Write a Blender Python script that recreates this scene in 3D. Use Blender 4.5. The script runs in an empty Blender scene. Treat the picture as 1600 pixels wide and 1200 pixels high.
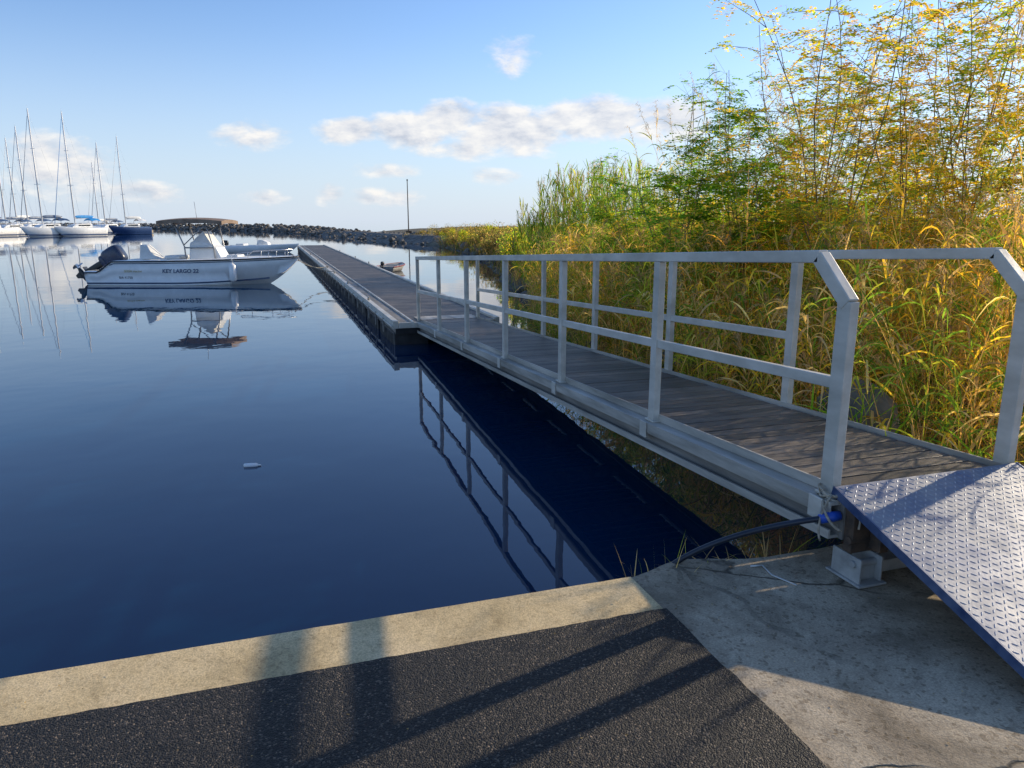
import bpy, math, random
import numpy as np
from mathutils import Vector, Matrix, noise
random.seed(7); rng=np.random.default_rng(7)
scene=bpy.context.scene
COL=scene.collection
WZ=-0.5
R=math.radians
A=R(18)
def c2w(X,Y): return (math.cos(A)*X+math.sin(A)*Y, -math.sin(A)*X+math.cos(A)*Y)

# ------------------------------------------------------------ materials
def newmat(name):
    m=bpy.data.materials.new(name); m.use_nodes=True
    nt=m.node_tree; nt.nodes.clear()
    out=nt.nodes.new('ShaderNodeOutputMaterial')
    return m,nt,out
def L(nt,a,b): nt.links.new(a,b)
def noisen(nt,vec,scale,detail=6,rough=.55,dist=0):
    n=nt.nodes.new('ShaderNodeTexNoise'); n.inputs['Scale'].default_value=scale
    n.inputs['Detail'].default_value=detail; n.inputs['Roughness'].default_value=rough
    n.inputs['Distortion'].default_value=dist
    if vec is not None: L(nt,vec,n.inputs['Vector'])
    return n.outputs['Fac']
def ramp(nt,fac,stops):
    r=nt.nodes.new('ShaderNodeValToRGB'); e=r.color_ramp.elements
    while len(e)<len(stops): e.new(.5)
    for i,(p,c) in enumerate(stops):
        e[i].position=p; e[i].color=(c[0],c[1],c[2],1) if hasattr(c,'__len__') else (c,c,c,1)
    L(nt,fac,r.inputs['Fac']); return r.outputs['Color']
def mixc(nt,fac,a,b,mode='MIX'):
    m=nt.nodes.new('ShaderNodeMix'); m.data_type='RGBA'; m.blend_type=mode
    for s,v in ((0,fac),(6,a),(7,b)):
        if isinstance(v,bpy.types.NodeSocket): L(nt,v,m.inputs[s])
        elif s==0: m.inputs[0].default_value=v
        else: m.inputs[s].default_value=(v[0],v[1],v[2],1)
    return m.outputs[2]
def math_(nt,op,a,b=None,c=None,clamp=False):
    n=nt.nodes.new('ShaderNodeMath'); n.operation=op; n.use_clamp=clamp
    for i,v in enumerate((a,b,c)):
        if v is None: continue
        if isinstance(v,bpy.types.NodeSocket): L(nt,v,n.inputs[i])
        else: n.inputs[i].default_value=v
    return n.outputs[0]
def coords(nt,kind='Object',scale=(1,1,1)):
    t=nt.nodes.new('ShaderNodeTexCoord'); mp=nt.nodes.new('ShaderNodeMapping')
    mp.inputs['Scale'].default_value=scale
    L(nt,t.outputs[kind],mp.inputs['Vector']); return mp.outputs['Vector']
def bsdf(nt,out,color,rough=.5,metal=0,height=None,bd=.01,bs=1.0,spec=.5,ior=None):
    p=nt.nodes.new('ShaderNodeBsdfPrincipled')
    for k,v in (('Base Color',color),('Roughness',rough),('Metallic',metal)):
        if isinstance(v,bpy.types.NodeSocket): L(nt,v,p.inputs[k])
        elif k=='Base Color': p.inputs[k].default_value=(v[0],v[1],v[2],1)
        else: p.inputs[k].default_value=v
    p.inputs['Specular IOR Level'].default_value=spec
    if ior: p.inputs['IOR'].default_value=ior
    if height is not None:
        b=nt.nodes.new('ShaderNodeBump'); b.inputs['Strength'].default_value=bs; b.inputs['Distance'].default_value=bd
        L(nt,height,b.inputs['Height']); L(nt,b.outputs['Normal'],p.inputs['Normal'])
    L(nt,p.outputs[0],out.inputs['Surface']); return p
def pmat(name,c1,c2,scale=4,rough=.5,metal=0,bscale=60,bd=.001,spec=.5,kind='Object',stretch=(1,1,1),lo=.35,hi=.65):
    m,nt,out=newmat(name); v=coords(nt,kind,stretch)
    f=noisen(nt,v,scale,6,.6); c=ramp(nt,f,[(lo,c1),(hi,c2)])
    h=noisen(nt,v,bscale,3)
    r=ramp(nt,noisen(nt,v,scale*2.3,4),[(.3,rough*.8),(.7,min(1,rough*1.2))])
    bsdf(nt,out,c,r,metal,h,bd,1,spec); return m

M={}
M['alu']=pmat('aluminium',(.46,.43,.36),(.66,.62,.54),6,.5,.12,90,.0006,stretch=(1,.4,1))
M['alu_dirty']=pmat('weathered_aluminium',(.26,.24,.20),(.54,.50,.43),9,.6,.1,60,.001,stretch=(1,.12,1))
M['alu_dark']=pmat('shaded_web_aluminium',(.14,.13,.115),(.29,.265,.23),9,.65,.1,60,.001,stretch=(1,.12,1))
M['white']=pmat('white_gelcoat',(.80,.80,.77),(.90,.90,.88),2,.25,0,30,.0003)
M['cushion']=pmat('white_vinyl',(.66,.66,.64),(.8,.8,.77),5,.5,0,30,.001)
M['dark']=pmat('dark_plastic',(.012,.013,.016),(.03,.032,.036),6,.35,0,40,.0005)
M['black']=pmat('black_rubber',(.014,.015,.017),(.04,.04,.042),5,.5,0,40,.001)
M['cowl']=pmat('outboard_paint',(.025,.035,.07),(.04,.055,.10),5,.28,0,40,.0002)
M['steel']=pmat('stainless_steel',(.55,.55,.55),(.7,.7,.7),8,.25,.9,60,.0002)
M['frame']=pmat('grey_frame_tube',(.3,.3,.3),(.45,.45,.45),8,.35,.4,60,.0002)
M['rust']=pmat('rusty_steel',(.05,.042,.036),(.15,.095,.06),14,.8,.2,60,.002)
M['greypaint']=pmat('worn_grey_paint',(.24,.235,.22),(.44,.43,.40),7,.6,0,50,.001)
M['whitepaint']=pmat('worn_white_paint',(.40,.40,.38),(.66,.66,.63),7,.5,0,50,.001)
M['canopy']=pmat('brown_canvas',(.20,.135,.09),(.31,.22,.155),4,.75,0,80,.001)
M['navy']=pmat('navy_stripe',(.02,.05,.14),(.03,.07,.18),4,.3)
M['gold']=pmat('gold_lettering',(.45,.33,.06),(.55,.4,.08),4,.4)
M['greyblue']=pmat('greyblue_lettering',(.06,.10,.18),(.08,.13,.22),4,.4)
M['bluecover']=pmat('blue_canvas',(.02,.22,.55),(.03,.30,.66),3,.7)
M['redpaint']=pmat('red_paint',(.25,.03,.02),(.35,.06,.04),3,.4)
M['mast']=pmat('mast_aluminium',(.78,.76,.72),(.88,.86,.82),2,.5,0)
M['rope']=pmat('rope_fibre',(.30,.25,.18),(.5,.44,.34),40,.9,0,200,.003)
M['bluefit']=pmat('blue_fitting',(.01,.06,.35),(.02,.09,.45),5,.4)
M['glass']=pmat('smoked_glass',(.02,.025,.03),(.04,.045,.05),3,.08)
M['bark']=pmat('bark',(.16,.12,.07),(.32,.24,.15),20,.9,0,60,.004)
M['rock']=pmat('rock',(.075,.066,.054),(.24,.215,.18),1.3,.9,0,7,.05,kind='Object')
M['hose']=pmat('hose',(.01,.014,.025),(.02,.028,.045),8,.35,0,60,.0005)

def m_planks(name,dark,light):
    m,nt,out=newmat(name)
    a=nt.nodes.new('ShaderNodeAttribute'); a.attribute_name='Col'
    v=coords(nt,'Object',(1.2,14,14))
    g=ramp(nt,noisen(nt,v,6,7,.65),[(.3,dark),(.7,light)])
    c=mixc(nt,1.0,g,a.outputs['Color'],'MULTIPLY')
    v2=coords(nt,'Object')
    st=ramp(nt,noisen(nt,v2,1.6,6,.6),[(.38,(.65,.65,.66)),(.68,(1.35,1.32,1.28))])
    c=mixc(nt,1.0,c,st,'MULTIPLY')
    h=noisen(nt,v,10,5)
    bsdf(nt,out,c,.5,0,h,.003,1,.35); return m
M['planks']=m_planks('weathered_planks',(.062,.050,.040),(.20,.165,.132))

def m_asphalt():
    m,nt,out=newmat('asphalt'); v=coords(nt)
    vo=nt.nodes.new('ShaderNodeTexVoronoi'); vo.inputs['Scale'].default_value=165; L(nt,v,vo.inputs['Vector'])
    sep=nt.nodes.new('ShaderNodeSeparateColor'); L(nt,vo.outputs['Color'],sep.inputs[0])
    stone=ramp(nt,sep.outputs[0],[(0,(.005,.005,.006)),(.6,(.015,.014,.014)),(.88,(.045,.039,.034)),(1,(.20,.16,.12))])
    big=ramp(nt,noisen(nt,v,1.6,6,.6),[(.35,(.7,.7,.72)),(.7,(1.35,1.24,1.12))])
    c=mixc(nt,1,stone,big,'MULTIPLY')
    d=ramp(nt,vo.outputs['Distance'],[(0,1),(.8,0)])
    h=math_(nt,'ADD',d,math_(nt,'MULTIPLY',noisen(nt,v,60,5),1.8))
    bsdf(nt,out,c,.62,0,h,.006,1,.35); return m
M['asphalt']=m_asphalt()
def m_conc(name,c1,c2,c3,fine=120,crack=True,bd=.003):
    m,nt,out=newmat(name); v=coords(nt)
    a=ramp(nt,noisen(nt,v,2.2,9,.62,.4),[(.3,c1),(.52,c2),(.75,c3)])
    sp=ramp(nt,noisen(nt,v,fine,3,.7),[(.35,(.72,.7,.68)),(.6,(1.12,1.1,1.06))])
    c=mixc(nt,1,a,sp,'MULTIPLY')
    vo=nt.nodes.new('ShaderNodeTexVoronoi'); vo.inputs['Scale'].default_value=70; L(nt,v,vo.inputs['Vector'])
    sep=nt.nodes.new('ShaderNodeSeparateColor'); L(nt,vo.outputs['Color'],sep.inputs[0])
    pit=ramp(nt,sep.outputs[1],[(.86,(1,1,1)),(.93,(.5,.47,.43))]); c=mixc(nt,.7 if crack else .35,c,pit,'MULTIPLY')
    h=math_(nt,'ADD',noisen(nt,v,fine,4,.7),math_(nt,'MULTIPLY',noisen(nt,v,9,6),2.0))
    dirt=ramp(nt,noisen(nt,v,5,8,.75,.8),[(.48,1),(.60,.62)]); c=mixc(nt,.6 if crack else .4,c,dirt,'MULTIPLY')
    if crack:
        n=nt.nodes.new('ShaderNodeTexNoise'); n.inputs['Scale'].default_value=3; n.inputs['Detail'].default_value=6; L(nt,v,n.inputs['Vector'])
        dv=mixc(nt,.22,v,n.outputs['Color'],'ADD')
        cr=nt.nodes.new('ShaderNodeTexVoronoi'); cr.feature='DISTANCE_TO_EDGE'; cr.inputs['Scale'].default_value=1.1; L(nt,dv,cr.inputs['Vector'])
        k=ramp(nt,cr.outputs['Distance'],[(.0,0),(.012,1)])
        gate=ramp(nt,noisen(nt,v,.9,3),[(.45,0),(.55,1)])
        k2=math_(nt,'MAXIMUM',k,gate)
        c=mixc(nt,math_(nt,'SUBTRACT',1,k2),c,(.05,.045,.035))
        h=math_(nt,'ADD',h,math_(nt,'MULTIPLY',k2,2.5))
        st=ramp(nt,noisen(nt,v,1.1,8,.7,.6),[(.50,0),(.62,1)])
        c=mixc(nt,math_(nt,'MULTIPLY',st,.6),c,(.14,.11,.07))
    bsdf(nt,out,c,.88,0,h,bd,1,.3); return m
M['strip']=m_conc('beige_concrete',(.50,.38,.20),(.68,.53,.30),(.78,.62,.38),140,False,.002)
M['concrete']=m_conc('old_concrete',(.30,.24,.17),(.46,.385,.28),(.60,.51,.38),110,True,.004)

def m_plate():
    m,nt,out=newmat('tread_plate'); v=coords(nt)
    at=nt.nodes.new('ShaderNodeAttribute'); at.attribute_name='Col'
    c=ramp(nt,noisen(nt,v,3.2,8,.7,.5),[(.3,(.07,.10,.20)),(.46,(.16,.18,.24)),(.7,(.27,.275,.29))])
    c=mixc(nt,1,c,at.outputs['Color'],'MULTIPLY')
    r=ramp(nt,noisen(nt,v,8,5),[(.3,.42),(.7,.66)])
    bsdf(nt,out,c,r,.3,noisen(nt,v,80,3),.0005); return m
M['plate']=m_plate()
M['plateblue']=pmat('blue_painted_edge',(.02,.045,.13),(.10,.14,.24),10,.5,.2)

def m_water():
    m,nt,out=newmat('water'); v=coords(nt,'Object',(1,1,1))
    n1=noisen(nt,v,.8,2,.5,.3); n2=noisen(nt,v,4.0,2,.5,.2)
    n3=noisen(nt,v,.12,2,.5)
    h=math_(nt,'ADD',math_(nt,'ADD',n1,math_(nt,'MULTIPLY',n2,.12)),math_(nt,'MULTIPLY',n3,1.5))
    c=ramp(nt,noisen(nt,v,.35,3),[(.3,(.001,.021,.060)),(.7,(.001,.028,.078))])
    bsdf(nt,out,c,.008,0,h,.0045,1,.5,1.50); return m
M['water']=m_water()

def m_leaf(name,trans=.5,tint=(2.3,2.0,.9)):
    m,nt,out=newmat(name)
    a=nt.nodes.new('ShaderNodeAttribute'); a.attribute_name='Col'
    d=nt.nodes.new('ShaderNodeBsdfDiffuse'); t=nt.nodes.new('ShaderNodeBsdfTranslucent')
    c=a.outputs['Color']
    tc=mixc(nt,1,c,tint,'MULTIPLY')
    L(nt,c,d.inputs['Color']); L(nt,tc,t.inputs['Color'])
    m1=nt.nodes.new('ShaderNodeMixShader'); m1.inputs[0].default_value=trans
    L(nt,d.outputs[0],m1.inputs[1]); L(nt,t.outputs[0],m1.inputs[2])
    L(nt,m1.outputs[0],out.inputs['Surface']); return m
M['leaf']=m_leaf('leaf',.6,(2.3,2.2,.9)); M['reed']=m_leaf('reed_leaf',.52,(2.3,1.95,.9))
M['soil']=pmat('soil',(.07,.06,.035),(.18,.15,.09),1.5,.95,0,12,.05)

# ------------------------------------------------------------ mesh builder
class MB:
    def __init__(s): s.V=[];s.F=[];s.C=[];s.col=(1,1,1)
    def add(s,vs,fs):
        o=len(s.V); s.V+= [tuple(v) for v in vs]; s.F+=[tuple(i+o for i in f) for f in fs]; s.C+=[s.col]*len(vs); return s
    def box(s,c,sz,rot=None):
        c=Vector(c); hx,hy,hz=[a/2 for a in sz]
        vs=[Vector((x,y,z)) for x in(-hx,hx) for y in(-hy,hy) for z in(-hz,hz)]
        if rot is not None: vs=[rot@v for v in vs]
        return s.add([c+v for v in vs],[(0,1,3,2),(4,6,7,5),(0,4,5,1),(2,3,7,6),(0,2,6,4),(1,5,7,3)])
    def beam(s,p0,p1,w,h):
        p0=Vector(p0);p1=Vector(p1);d=(p1-p0); l=d.length; d.normalize()
        up=Vector((0,0,1)) if abs(d.z)<.95 else Vector((0,1,0))
        sx=d.cross(up).normalized(); u=sx.cross(d)
        rot=Matrix((sx,d,u)).transposed()
        return s.box((p0+p1)/2,(w,l,h),rot)
    def tube(s,pts,r,n=8):
        pts=[Vector(p) for p in pts]; k=len(pts); rs=r if hasattr(r,'__len__') else [r]*k
        vs=[];fs=[]; prev=None
        for i,p in enumerate(pts):
            d=(pts[min(i+1,k-1)]-pts[max(i-1,0)]).normalized()
            if prev is None:
                up=Vector((0,0,1)) if abs(d.z)<.9 else Vector((1,0,0)); a=d.cross(up).normalized()
            else: a=(prev-d*prev.dot(d)).normalized()
            prev=a; b=d.cross(a)
            for j in range(n):
                t=2*math.pi*j/n; vs.append(p+(a*math.cos(t)+b*math.sin(t))*rs[i])
        for i in range(k-1):
            for j in range(n):
                fs.append((i*n+j,i*n+(j+1)%n,(i+1)*n+(j+1)%n,(i+1)*n+j))
        fs.append(tuple(range(n-1,-1,-1))); fs.append(tuple(range((k-1)*n,k*n)))
        return s.add(vs,fs)
    def extr(s,poly,y0,y1,taper=1.0):
        n=len(poly); cy=(y0+y1)/2
        vs=[(x,y0,z) for x,z in poly]+[(x,y1,z) for x,z in poly]
        fs=[tuple(range(n)),tuple(range(2*n-1,n-1,-1))]+[(i,i+n,(i+1)%n+n,(i+1)%n) for i in range(n)]
        return s.add(vs,fs)
    def sup(s,c,sz,e=.6,rot=None,n=20,m=12):
        c=Vector(c); vs=[];fs=[]
        f=lambda x:math.copysign(abs(x)**e,x)
        for i in range(m+1):
            ph=-math.pi/2+math.pi*i/m
            for j in range(n):
                th=2*math.pi*j/n
                v=Vector((f(math.cos(ph))*f(math.cos(th))*sz[0]/2,f(math.cos(ph))*f(math.sin(th))*sz[1]/2,f(math.sin(ph))*sz[2]/2))
                if rot is not None: v=rot@v
                vs.append(c+v)
        for i in range(m):
            for j in range(n): fs.append((i*n+j,i*n+(j+1)%n,(i+1)*n+(j+1)%n,(i+1)*n+j))
        return s.add(vs,fs)
    def build(s,name,mat,parent=None,smooth=False,bevel=0,loc=None,rel=False):
        me=bpy.data.meshes.new(name)
        V=s.V
        if parent is not None and rel:
            o=parent.matrix_basis.translation; V=[(a-o.x,b-o.y,c-o.z) for a,b,c in V]
        if loc is not None: V=[(a-loc[0],b-loc[1],c-loc[2]) for a,b,c in V]
        me.from_pydata(V,[],s.F); me.materials.append(M[mat] if isinstance(mat,str) else mat)
        ca=me.color_attributes.new('Col','FLOAT_COLOR','POINT')
        ca.data.foreach_set('color',np.array([[*c,1] for c in s.C],dtype=np.float32).ravel())
        if smooth: me.polygons.foreach_set('use_smooth',[True]*len(me.polygons))
        me.update()
        ob=bpy.data.objects.new(name,me); COL.objects.link(ob)
        if loc is not None: ob.location=loc
        if parent is not None: ob.parent=parent
        if bevel:
            b=ob.modifiers.new('Bevel','BEVEL'); b.width=bevel; b.segments=2; b.limit_method='ANGLE'; b.angle_limit=R(35)
        return ob
def empty(name,loc=(0,0,0),rz=0,parent=None):
    e=bpy.data.objects.new(name,None); COL.objects.link(e); e.empty_display_size=.2
    e.location=loc; e.rotation_euler=(0,0,rz)
    if parent is not None: e.parent=parent
    return e
def lab(o,label,cat,group=None):
    o['label']=label; o['category']=cat
    if group: o['group']=group
    return o
def struct(o,k='structure',label=None,cat=None):
    o['kind']=k
    if label: o['label']=label
    if cat: o['category']=cat
    return o
def copy_thing(root,loc,rz=0,sc=1):
    def cp(o,par):
        n=o.copy(); COL.objects.link(n)
        if par is not None:
            n.parent=par; n.matrix_parent_inverse=o.matrix_parent_inverse.copy()
        for ch in list(o.children): cp(ch,n)
        return n
    n=cp(root,None); n.location=loc; n.rotation_euler=(0,0,rz); n.scale=(sc,sc,sc) if not hasattr(sc,'__len__') else sc
    return n

# ------------------------------------------------------------ numpy foliage
class NV:
    def __init__(s): s.V=[];s.F=[];s.C=[];s.n=0
    def add(s,V,F,C): s.V.append(V);s.F.append(F+s.n);s.C.append(C);s.n+=len(V)
    def build(s,name,mat,parent=None,loc=(0,0,0)):
        V=np.concatenate(s.V).astype(np.float32)-np.array(loc,dtype=np.float32);F=np.concatenate(s.F).astype(np.int32);C=np.concatenate(s.C).astype(np.float32)
        me=bpy.data.meshes.new(name)
        me.vertices.add(len(V)); me.vertices.foreach_set('co',V.ravel())
        me.loops.add(F.size); me.loops.foreach_set('vertex_index',F.ravel())
        me.polygons.add(len(F)); me.polygons.foreach_set('loop_start',np.arange(0,F.size,4,dtype=np.int32))
        me.polygons.foreach_set('loop_total',np.full(len(F),4,dtype=np.int32))
        me.update(calc_edges=True)
        ca=me.color_attributes.new('Col','FLOAT_COLOR','POINT')
        ca.data.foreach_set('color',np.concatenate([C,np.ones((len(C),1),dtype=np.float32)],1).ravel())
        me.materials.append(M[mat]); ob=bpy.data.objects.new(name,me); COL.objects.link(ob); ob.location=loc
        if parent is not None: ob.parent=parent
        return ob
def unit(v): return v/np.maximum(np.linalg.norm(v,axis=-1,keepdims=True),1e-6)
def ribbons(nv,base,d,ln,w,droop,col,S=4,prof=None,side=None):
    N=len(base); ln=np.broadcast_to(ln,(N,)); w=np.broadcast_to(w,(N,)); droop=np.broadcast_to(droop,(N,))
    if prof is None: prof=np.interp(np.linspace(0,1,S+1),[0,.25,.6,1],[.5,1,.75,.04])
    t=np.linspace(0,1,S+1)
    P=base[:,None,:]+d[:,None,:]*(ln[:,None]*t)[...,None]
    P[...,2]-=(droop*ln)[:,None]*t**2
    if side is None:
        side=unit(np.cross(d,np.array([0,0,1.]))+rng.normal(0,.35,(N,3)))
    off=side[:,None,:]*(w[:,None]*prof[None,:]*.5)[...,None]
    V=np.stack([P-off,P+off],2).reshape(-1,3)
    b=(np.arange(N)*(S+1)*2)[:,None]+(np.arange(S)*2)[None,:]
    F=np.stack([b,b+1,b+3,b+2],-1).reshape(-1,4)
    nv.add(V,F,np.repeat(col,(S+1)*2,axis=0)); return P
def diamonds(nv,c,d,n,ln,w,col):
    N=len(c); s=unit(np.cross(d,n)); ln=np.broadcast_to(ln,(N,))[:,None]; w=np.broadcast_to(w,(N,))[:,None]
    V=np.stack([c,c+d*ln*.5+s*w*.5,c+d*ln,c+d*ln*.5-s*w*.5],1).reshape(-1,3)
    nv.add(V,np.arange(4*N).reshape(-1,4),np.repeat(col,4,axis=0))
def rdir(N,zlo=-1,zhi=1):
    a=rng.uniform(0,2*np.pi,N); z=rng.uniform(zlo,zhi,N); r=np.sqrt(1-z*z); return np.stack([r*np.cos(a),r*np.sin(a),z],1)
def pal(N,cols,p,var=.18):
    cols=np.array(cols); i=rng.choice(len(cols),N,p=np.array(p)/sum(p)); c=cols[i]*(1+rng.normal(0,var,(N,1))); return np.clip(c,.005,.9)
GREEN=(.14,.26,.04);YG=(.34,.39,.06);YEL=(.70,.48,.06);OCH=(.58,.32,.07);STRAW=(.66,.50,.26);DRY=(.42,.29,.15);DG=(.08,.16,.03)

# ------------------------------------------------------------ terrain, water, quay
ys_=[-50,2.9,5,6.8,12.7,18.6,41,60,80,100]; xs_=[4.2,4.2,4.3,4.5,5.3,6.7,11.8,14.2,13.5,13]
def shore(y): return np.interp(y,ys_,xs_)
def hgt(x,y):
    d=x-shore(y)+.35*math.sin(y*1.7)+.2*math.sin(y*4.1)
    h=np.interp(d,[-4,-.6,0,.7,2,6,15,60],[-2.0,-.9,-.5,-.15,.15,.45,.8,1.0])
    return h+.09*noise.noise(Vector((x*.9,y*.9,0)))
wm=MB(); wm.add([(-4000,-1500,WZ),(4000,-1500,WZ),(4000,5000,WZ),(-4000,5000,WZ)],[(0,1,2,3)])
struct(wm.build('water','water'))
gx=np.concatenate([np.arange(2,14,.35),np.arange(14,40,1.5),np.arange(40,401,40)])
gy=np.concatenate([np.arange(2.87,20,.4),np.arange(20,110,1.6)])
g=MB(); g.V=[(x,y,float(hgt(x,y))) for y in gy for x in gx]; g.C=[(1,1,1)]*len(g.V)
nx=len(gx); g.F=[(j*nx+i,j*nx+i+1,(j+1)*nx+i+1,(j+1)*nx+i) for j in range(len(gy)-1) for i in range(nx-1)]
struct(g.build('ground','soil',smooth=True))
q=MB()
E=2.86
edge=[(-80,E)]+[(x,E) for x in (-20,-8,-4,-2,0,1.2)]
x=1.45
while x<4.6:
    bump=.11*math.exp(-((x-1.85)/.22)**2)
    edge.append((x,E+.012*noise.noise(Vector((x*6,0,3)))+bump+.006*random.random())); x+=.06
edge+=[(5.5,E),(120,E)]
n=len(edge)
vs=[(a,b,0) for a,b in edge]+[(a,b-.012 if 1.4<a<4.6 else b,-3) for a,b in edge]+[(120,-60,0),(-80,-60,0)]
fs=[tuple(list(range(n))[::-1]+[n*2+1,n*2])]+[(i,i+1,n+i+1,n+i) for i in range(n-1)]
q.add(vs,fs); struct(q.build('quay','concrete'))
st=MB(); 
xx=np.concatenate([[-80,-20],np.arange(-8,1.53,.08)])
top=[(a,E+.006+ (.004*noise.noise(Vector((a*7,1,0)))),.010) for a in xx]; bot=[(a,2.50,.010) for a in xx]; fr=[(a,E+.008,-.25) for a in xx]
k=len(xx); st.add(bot+top+fr,[(i,i+1,k+i+1,k+i) for i in range(k-1)]+[(k+i,k+i+1,2*k+i+1,2*k+i) for i in range(k-1)]+[(k-1,3*k-1,2*k-1)])
struct(st.build('pavement_edge_strip','strip'))
a_=MB(); pts=[]
xx=np.concatenate([[-80,-20],np.arange(-6,1.50,.03)])
pts=[(a,2.55+.006*noise.noise(Vector((a*14,5,0))),.018) for a in xx]
yy=np.arange(2.545,-4,-.03)
pts+=[(1.525+.010*noise.noise(Vector((0,b*12,0)))+.012*noise.noise(Vector((3,b*3,0))),b,.018) for b in yy]
pts+=[(1.53,-60,.018),(-80,-60,.018)]
n=len(pts); a_.add(pts+[(p[0]+.004,p[1]+.004,-.01) for p in pts],[tuple(range(n-1,-1,-1))]+[(i,(i+1)%n,n+(i+1)%n,n+i) for i in range(n)])
struct(a_.build('asphalt_road','asphalt'))

# ------------------------------------------------------------ gangway
GX0,GX1=2.47,3.57; GY0,GY1=2.6,13.1
def zg(y): return .40-.0473*(y-2.6)
gw=lab(empty('gangway',(GX0,GY0,0)),'long aluminium gangway with dark timber deck and pipe railings over water','gangway')
B=MB(); y=GY0+.05
while y<GY1:
    s=.55+.75*random.random(); B.col=(s,s*.985,s*.96)
    B.box((3.02,y,zg(y)-.014+random.uniform(-.002,.002)),(1.0,.098,.028),Matrix.Rotation(random.uniform(-.004,.004),3,'Z')); y+=.120
B.build('deck','planks',gw,bevel=.005,rel=True)
for sx,X in ((-1,GX0),(1,GX1)):
    def bm(B,dx,w,dz,h,sx=sx,X=X):
        B.beam((X+sx*dx,GY0,zg(GY0)+dz),(X+sx*dx,GY1,zg(GY1)+dz),w,h)
    B=MB()
    bm(B,-.025,.012,-.0,.05); bm(B,.02,.10,-.035,.016); bm(B,.068,.008,-.060,.065); bm(B,.045,.04,-.095,.012)
    bm(B,.03,.075,-.200,.014); bm(B,.062,.012,-.180,.034)
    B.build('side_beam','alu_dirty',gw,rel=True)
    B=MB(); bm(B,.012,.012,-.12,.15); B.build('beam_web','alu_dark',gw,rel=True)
    rl=empty('railing',(X-GX0,0,0),parent=gw)
    for i in range(7):
        y=2.69+i*1.72; P=MB(); t=zg(y)+1.1-.03
        if i==0: t=zg(y)+.90
        P.box((0,y-GY0,(zg(y)-.04+t)/2),(.05,.075 if i else .085,t-zg(y)+.04))
        P.box((0,y-GY0,zg(y)-.018),(.075,.12,.014)); P.box((sx*.078,y-GY0,zg(y)-.075),(.010,.09,.11))
        P.build('post','alu',rl,bevel=.004)
    P=MB(); y0=2.69+.19; 
    P.beam((0,y0-GY0,zg(y0)+1.1),(0,13.05-GY0,zg(13.05)+1.1),.055,.06)
    P.beam((0,y0-GY0+.012,zg(y0)+1.098),(0,2.69-GY0-.012,zg(2.69)+.885),.055,.07)
    P.build('top_rail','alu',rl,bevel=.005)
    ym=2.73 if sx<0 else 2.69+1.72
    P=MB(); P.beam((-sx*.001,ym-GY0,zg(ym)+.52),(-sx*.001,13.05-GY0,zg(13.05)+.52),.035,.055)
    P.build('mid_rail','alu',rl,bevel=.004)
for y in np.arange(GY0+.3,GY1,1.05): 
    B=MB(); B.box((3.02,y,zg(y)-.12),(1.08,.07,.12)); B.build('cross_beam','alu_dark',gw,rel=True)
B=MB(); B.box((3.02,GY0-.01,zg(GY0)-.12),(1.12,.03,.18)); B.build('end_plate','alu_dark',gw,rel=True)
B=MB(); 
B.box((2.52,2.57,.27),(.10,.10,.16)); B.box((2.60,2.53,.22),(.05,.14,.13)); B.box((2.72,2.55,.17),(.5,.05,.06)); B.tube([(2.46,2.54,.20),(3.5,2.54,.20)],.022,10)
B.box((3.45,2.55,.24),(.08,.1,.2))
B.build('hinge_bracket','rust',gw,rel=True,bevel=.004)
for X in (2.54,3.42):
    B=MB(); B.box((X,2.55,.010),(.16,.22,.012)); B.box((X-.06,2.55,.075),(.012,.18,.12)); B.box((X+.06,2.55,.075),(.012,.18,.12)); B.box((X,2.50,.065),(.108,.010,.10))
    B.tube([(X-.08,2.50,.10),(X+.08,2.50,.10)],.018,10); B.box((X+.18,2.58,.045),(.24,.10,.06)); B.build('support_foot','greypaint',gw,rel=True,bevel=.004)

rp=lab(empty('access_ramp',(2.45,2.60,.42)),'blue grey diamond tread plate ramp leading onto the gangway','ramp')
RL=1.25; W_=1.14
rp.rotation_euler=(math.atan2(.395,1.2),0,0)
B=MB(); B.box((W_/2,-RL/2+.04,-.003),(W_,RL,.006)); B.col=(1.75,1.7,1.55)
sp=.030
for i in range(int(W_/sp)):
    for j in range(int(RL/sp)):
        cx=.02+i*sp; cy=.02-j*sp; a=R(45) if (i+j)%2 else R(-45)
        if cx>W_-.015 or cy<-RL+.06: continue
        ca,sa=math.cos(a),math.sin(a); 
        loc=[(-.0135,0,0),(-.005,.0038,0),(.005,.0038,0),(.0135,0,0),(.005,-.0038,0),(-.005,-.0038,0),(-.007,0,.0019),(.007,0,.0019)]
        B.add([(cx+x*ca-y*sa,cy+x*sa+y*ca,z+.0001) for x,y,z in loc],[(0,6,1),(1,6,7,2),(2,7,3),(3,7,4),(4,7,6,5),(5,6,0)])
B.build('plate','plate',rp)
B=MB()
for X in (-.004,W_+.004): B.box((X,-RL/2+.04,-.018),(.008,RL,.042))
B.box((W_/2,-RL+.036,-.014),(W_,.006,.02)); B.build('edge_flange','plateblue',rp)

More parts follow.
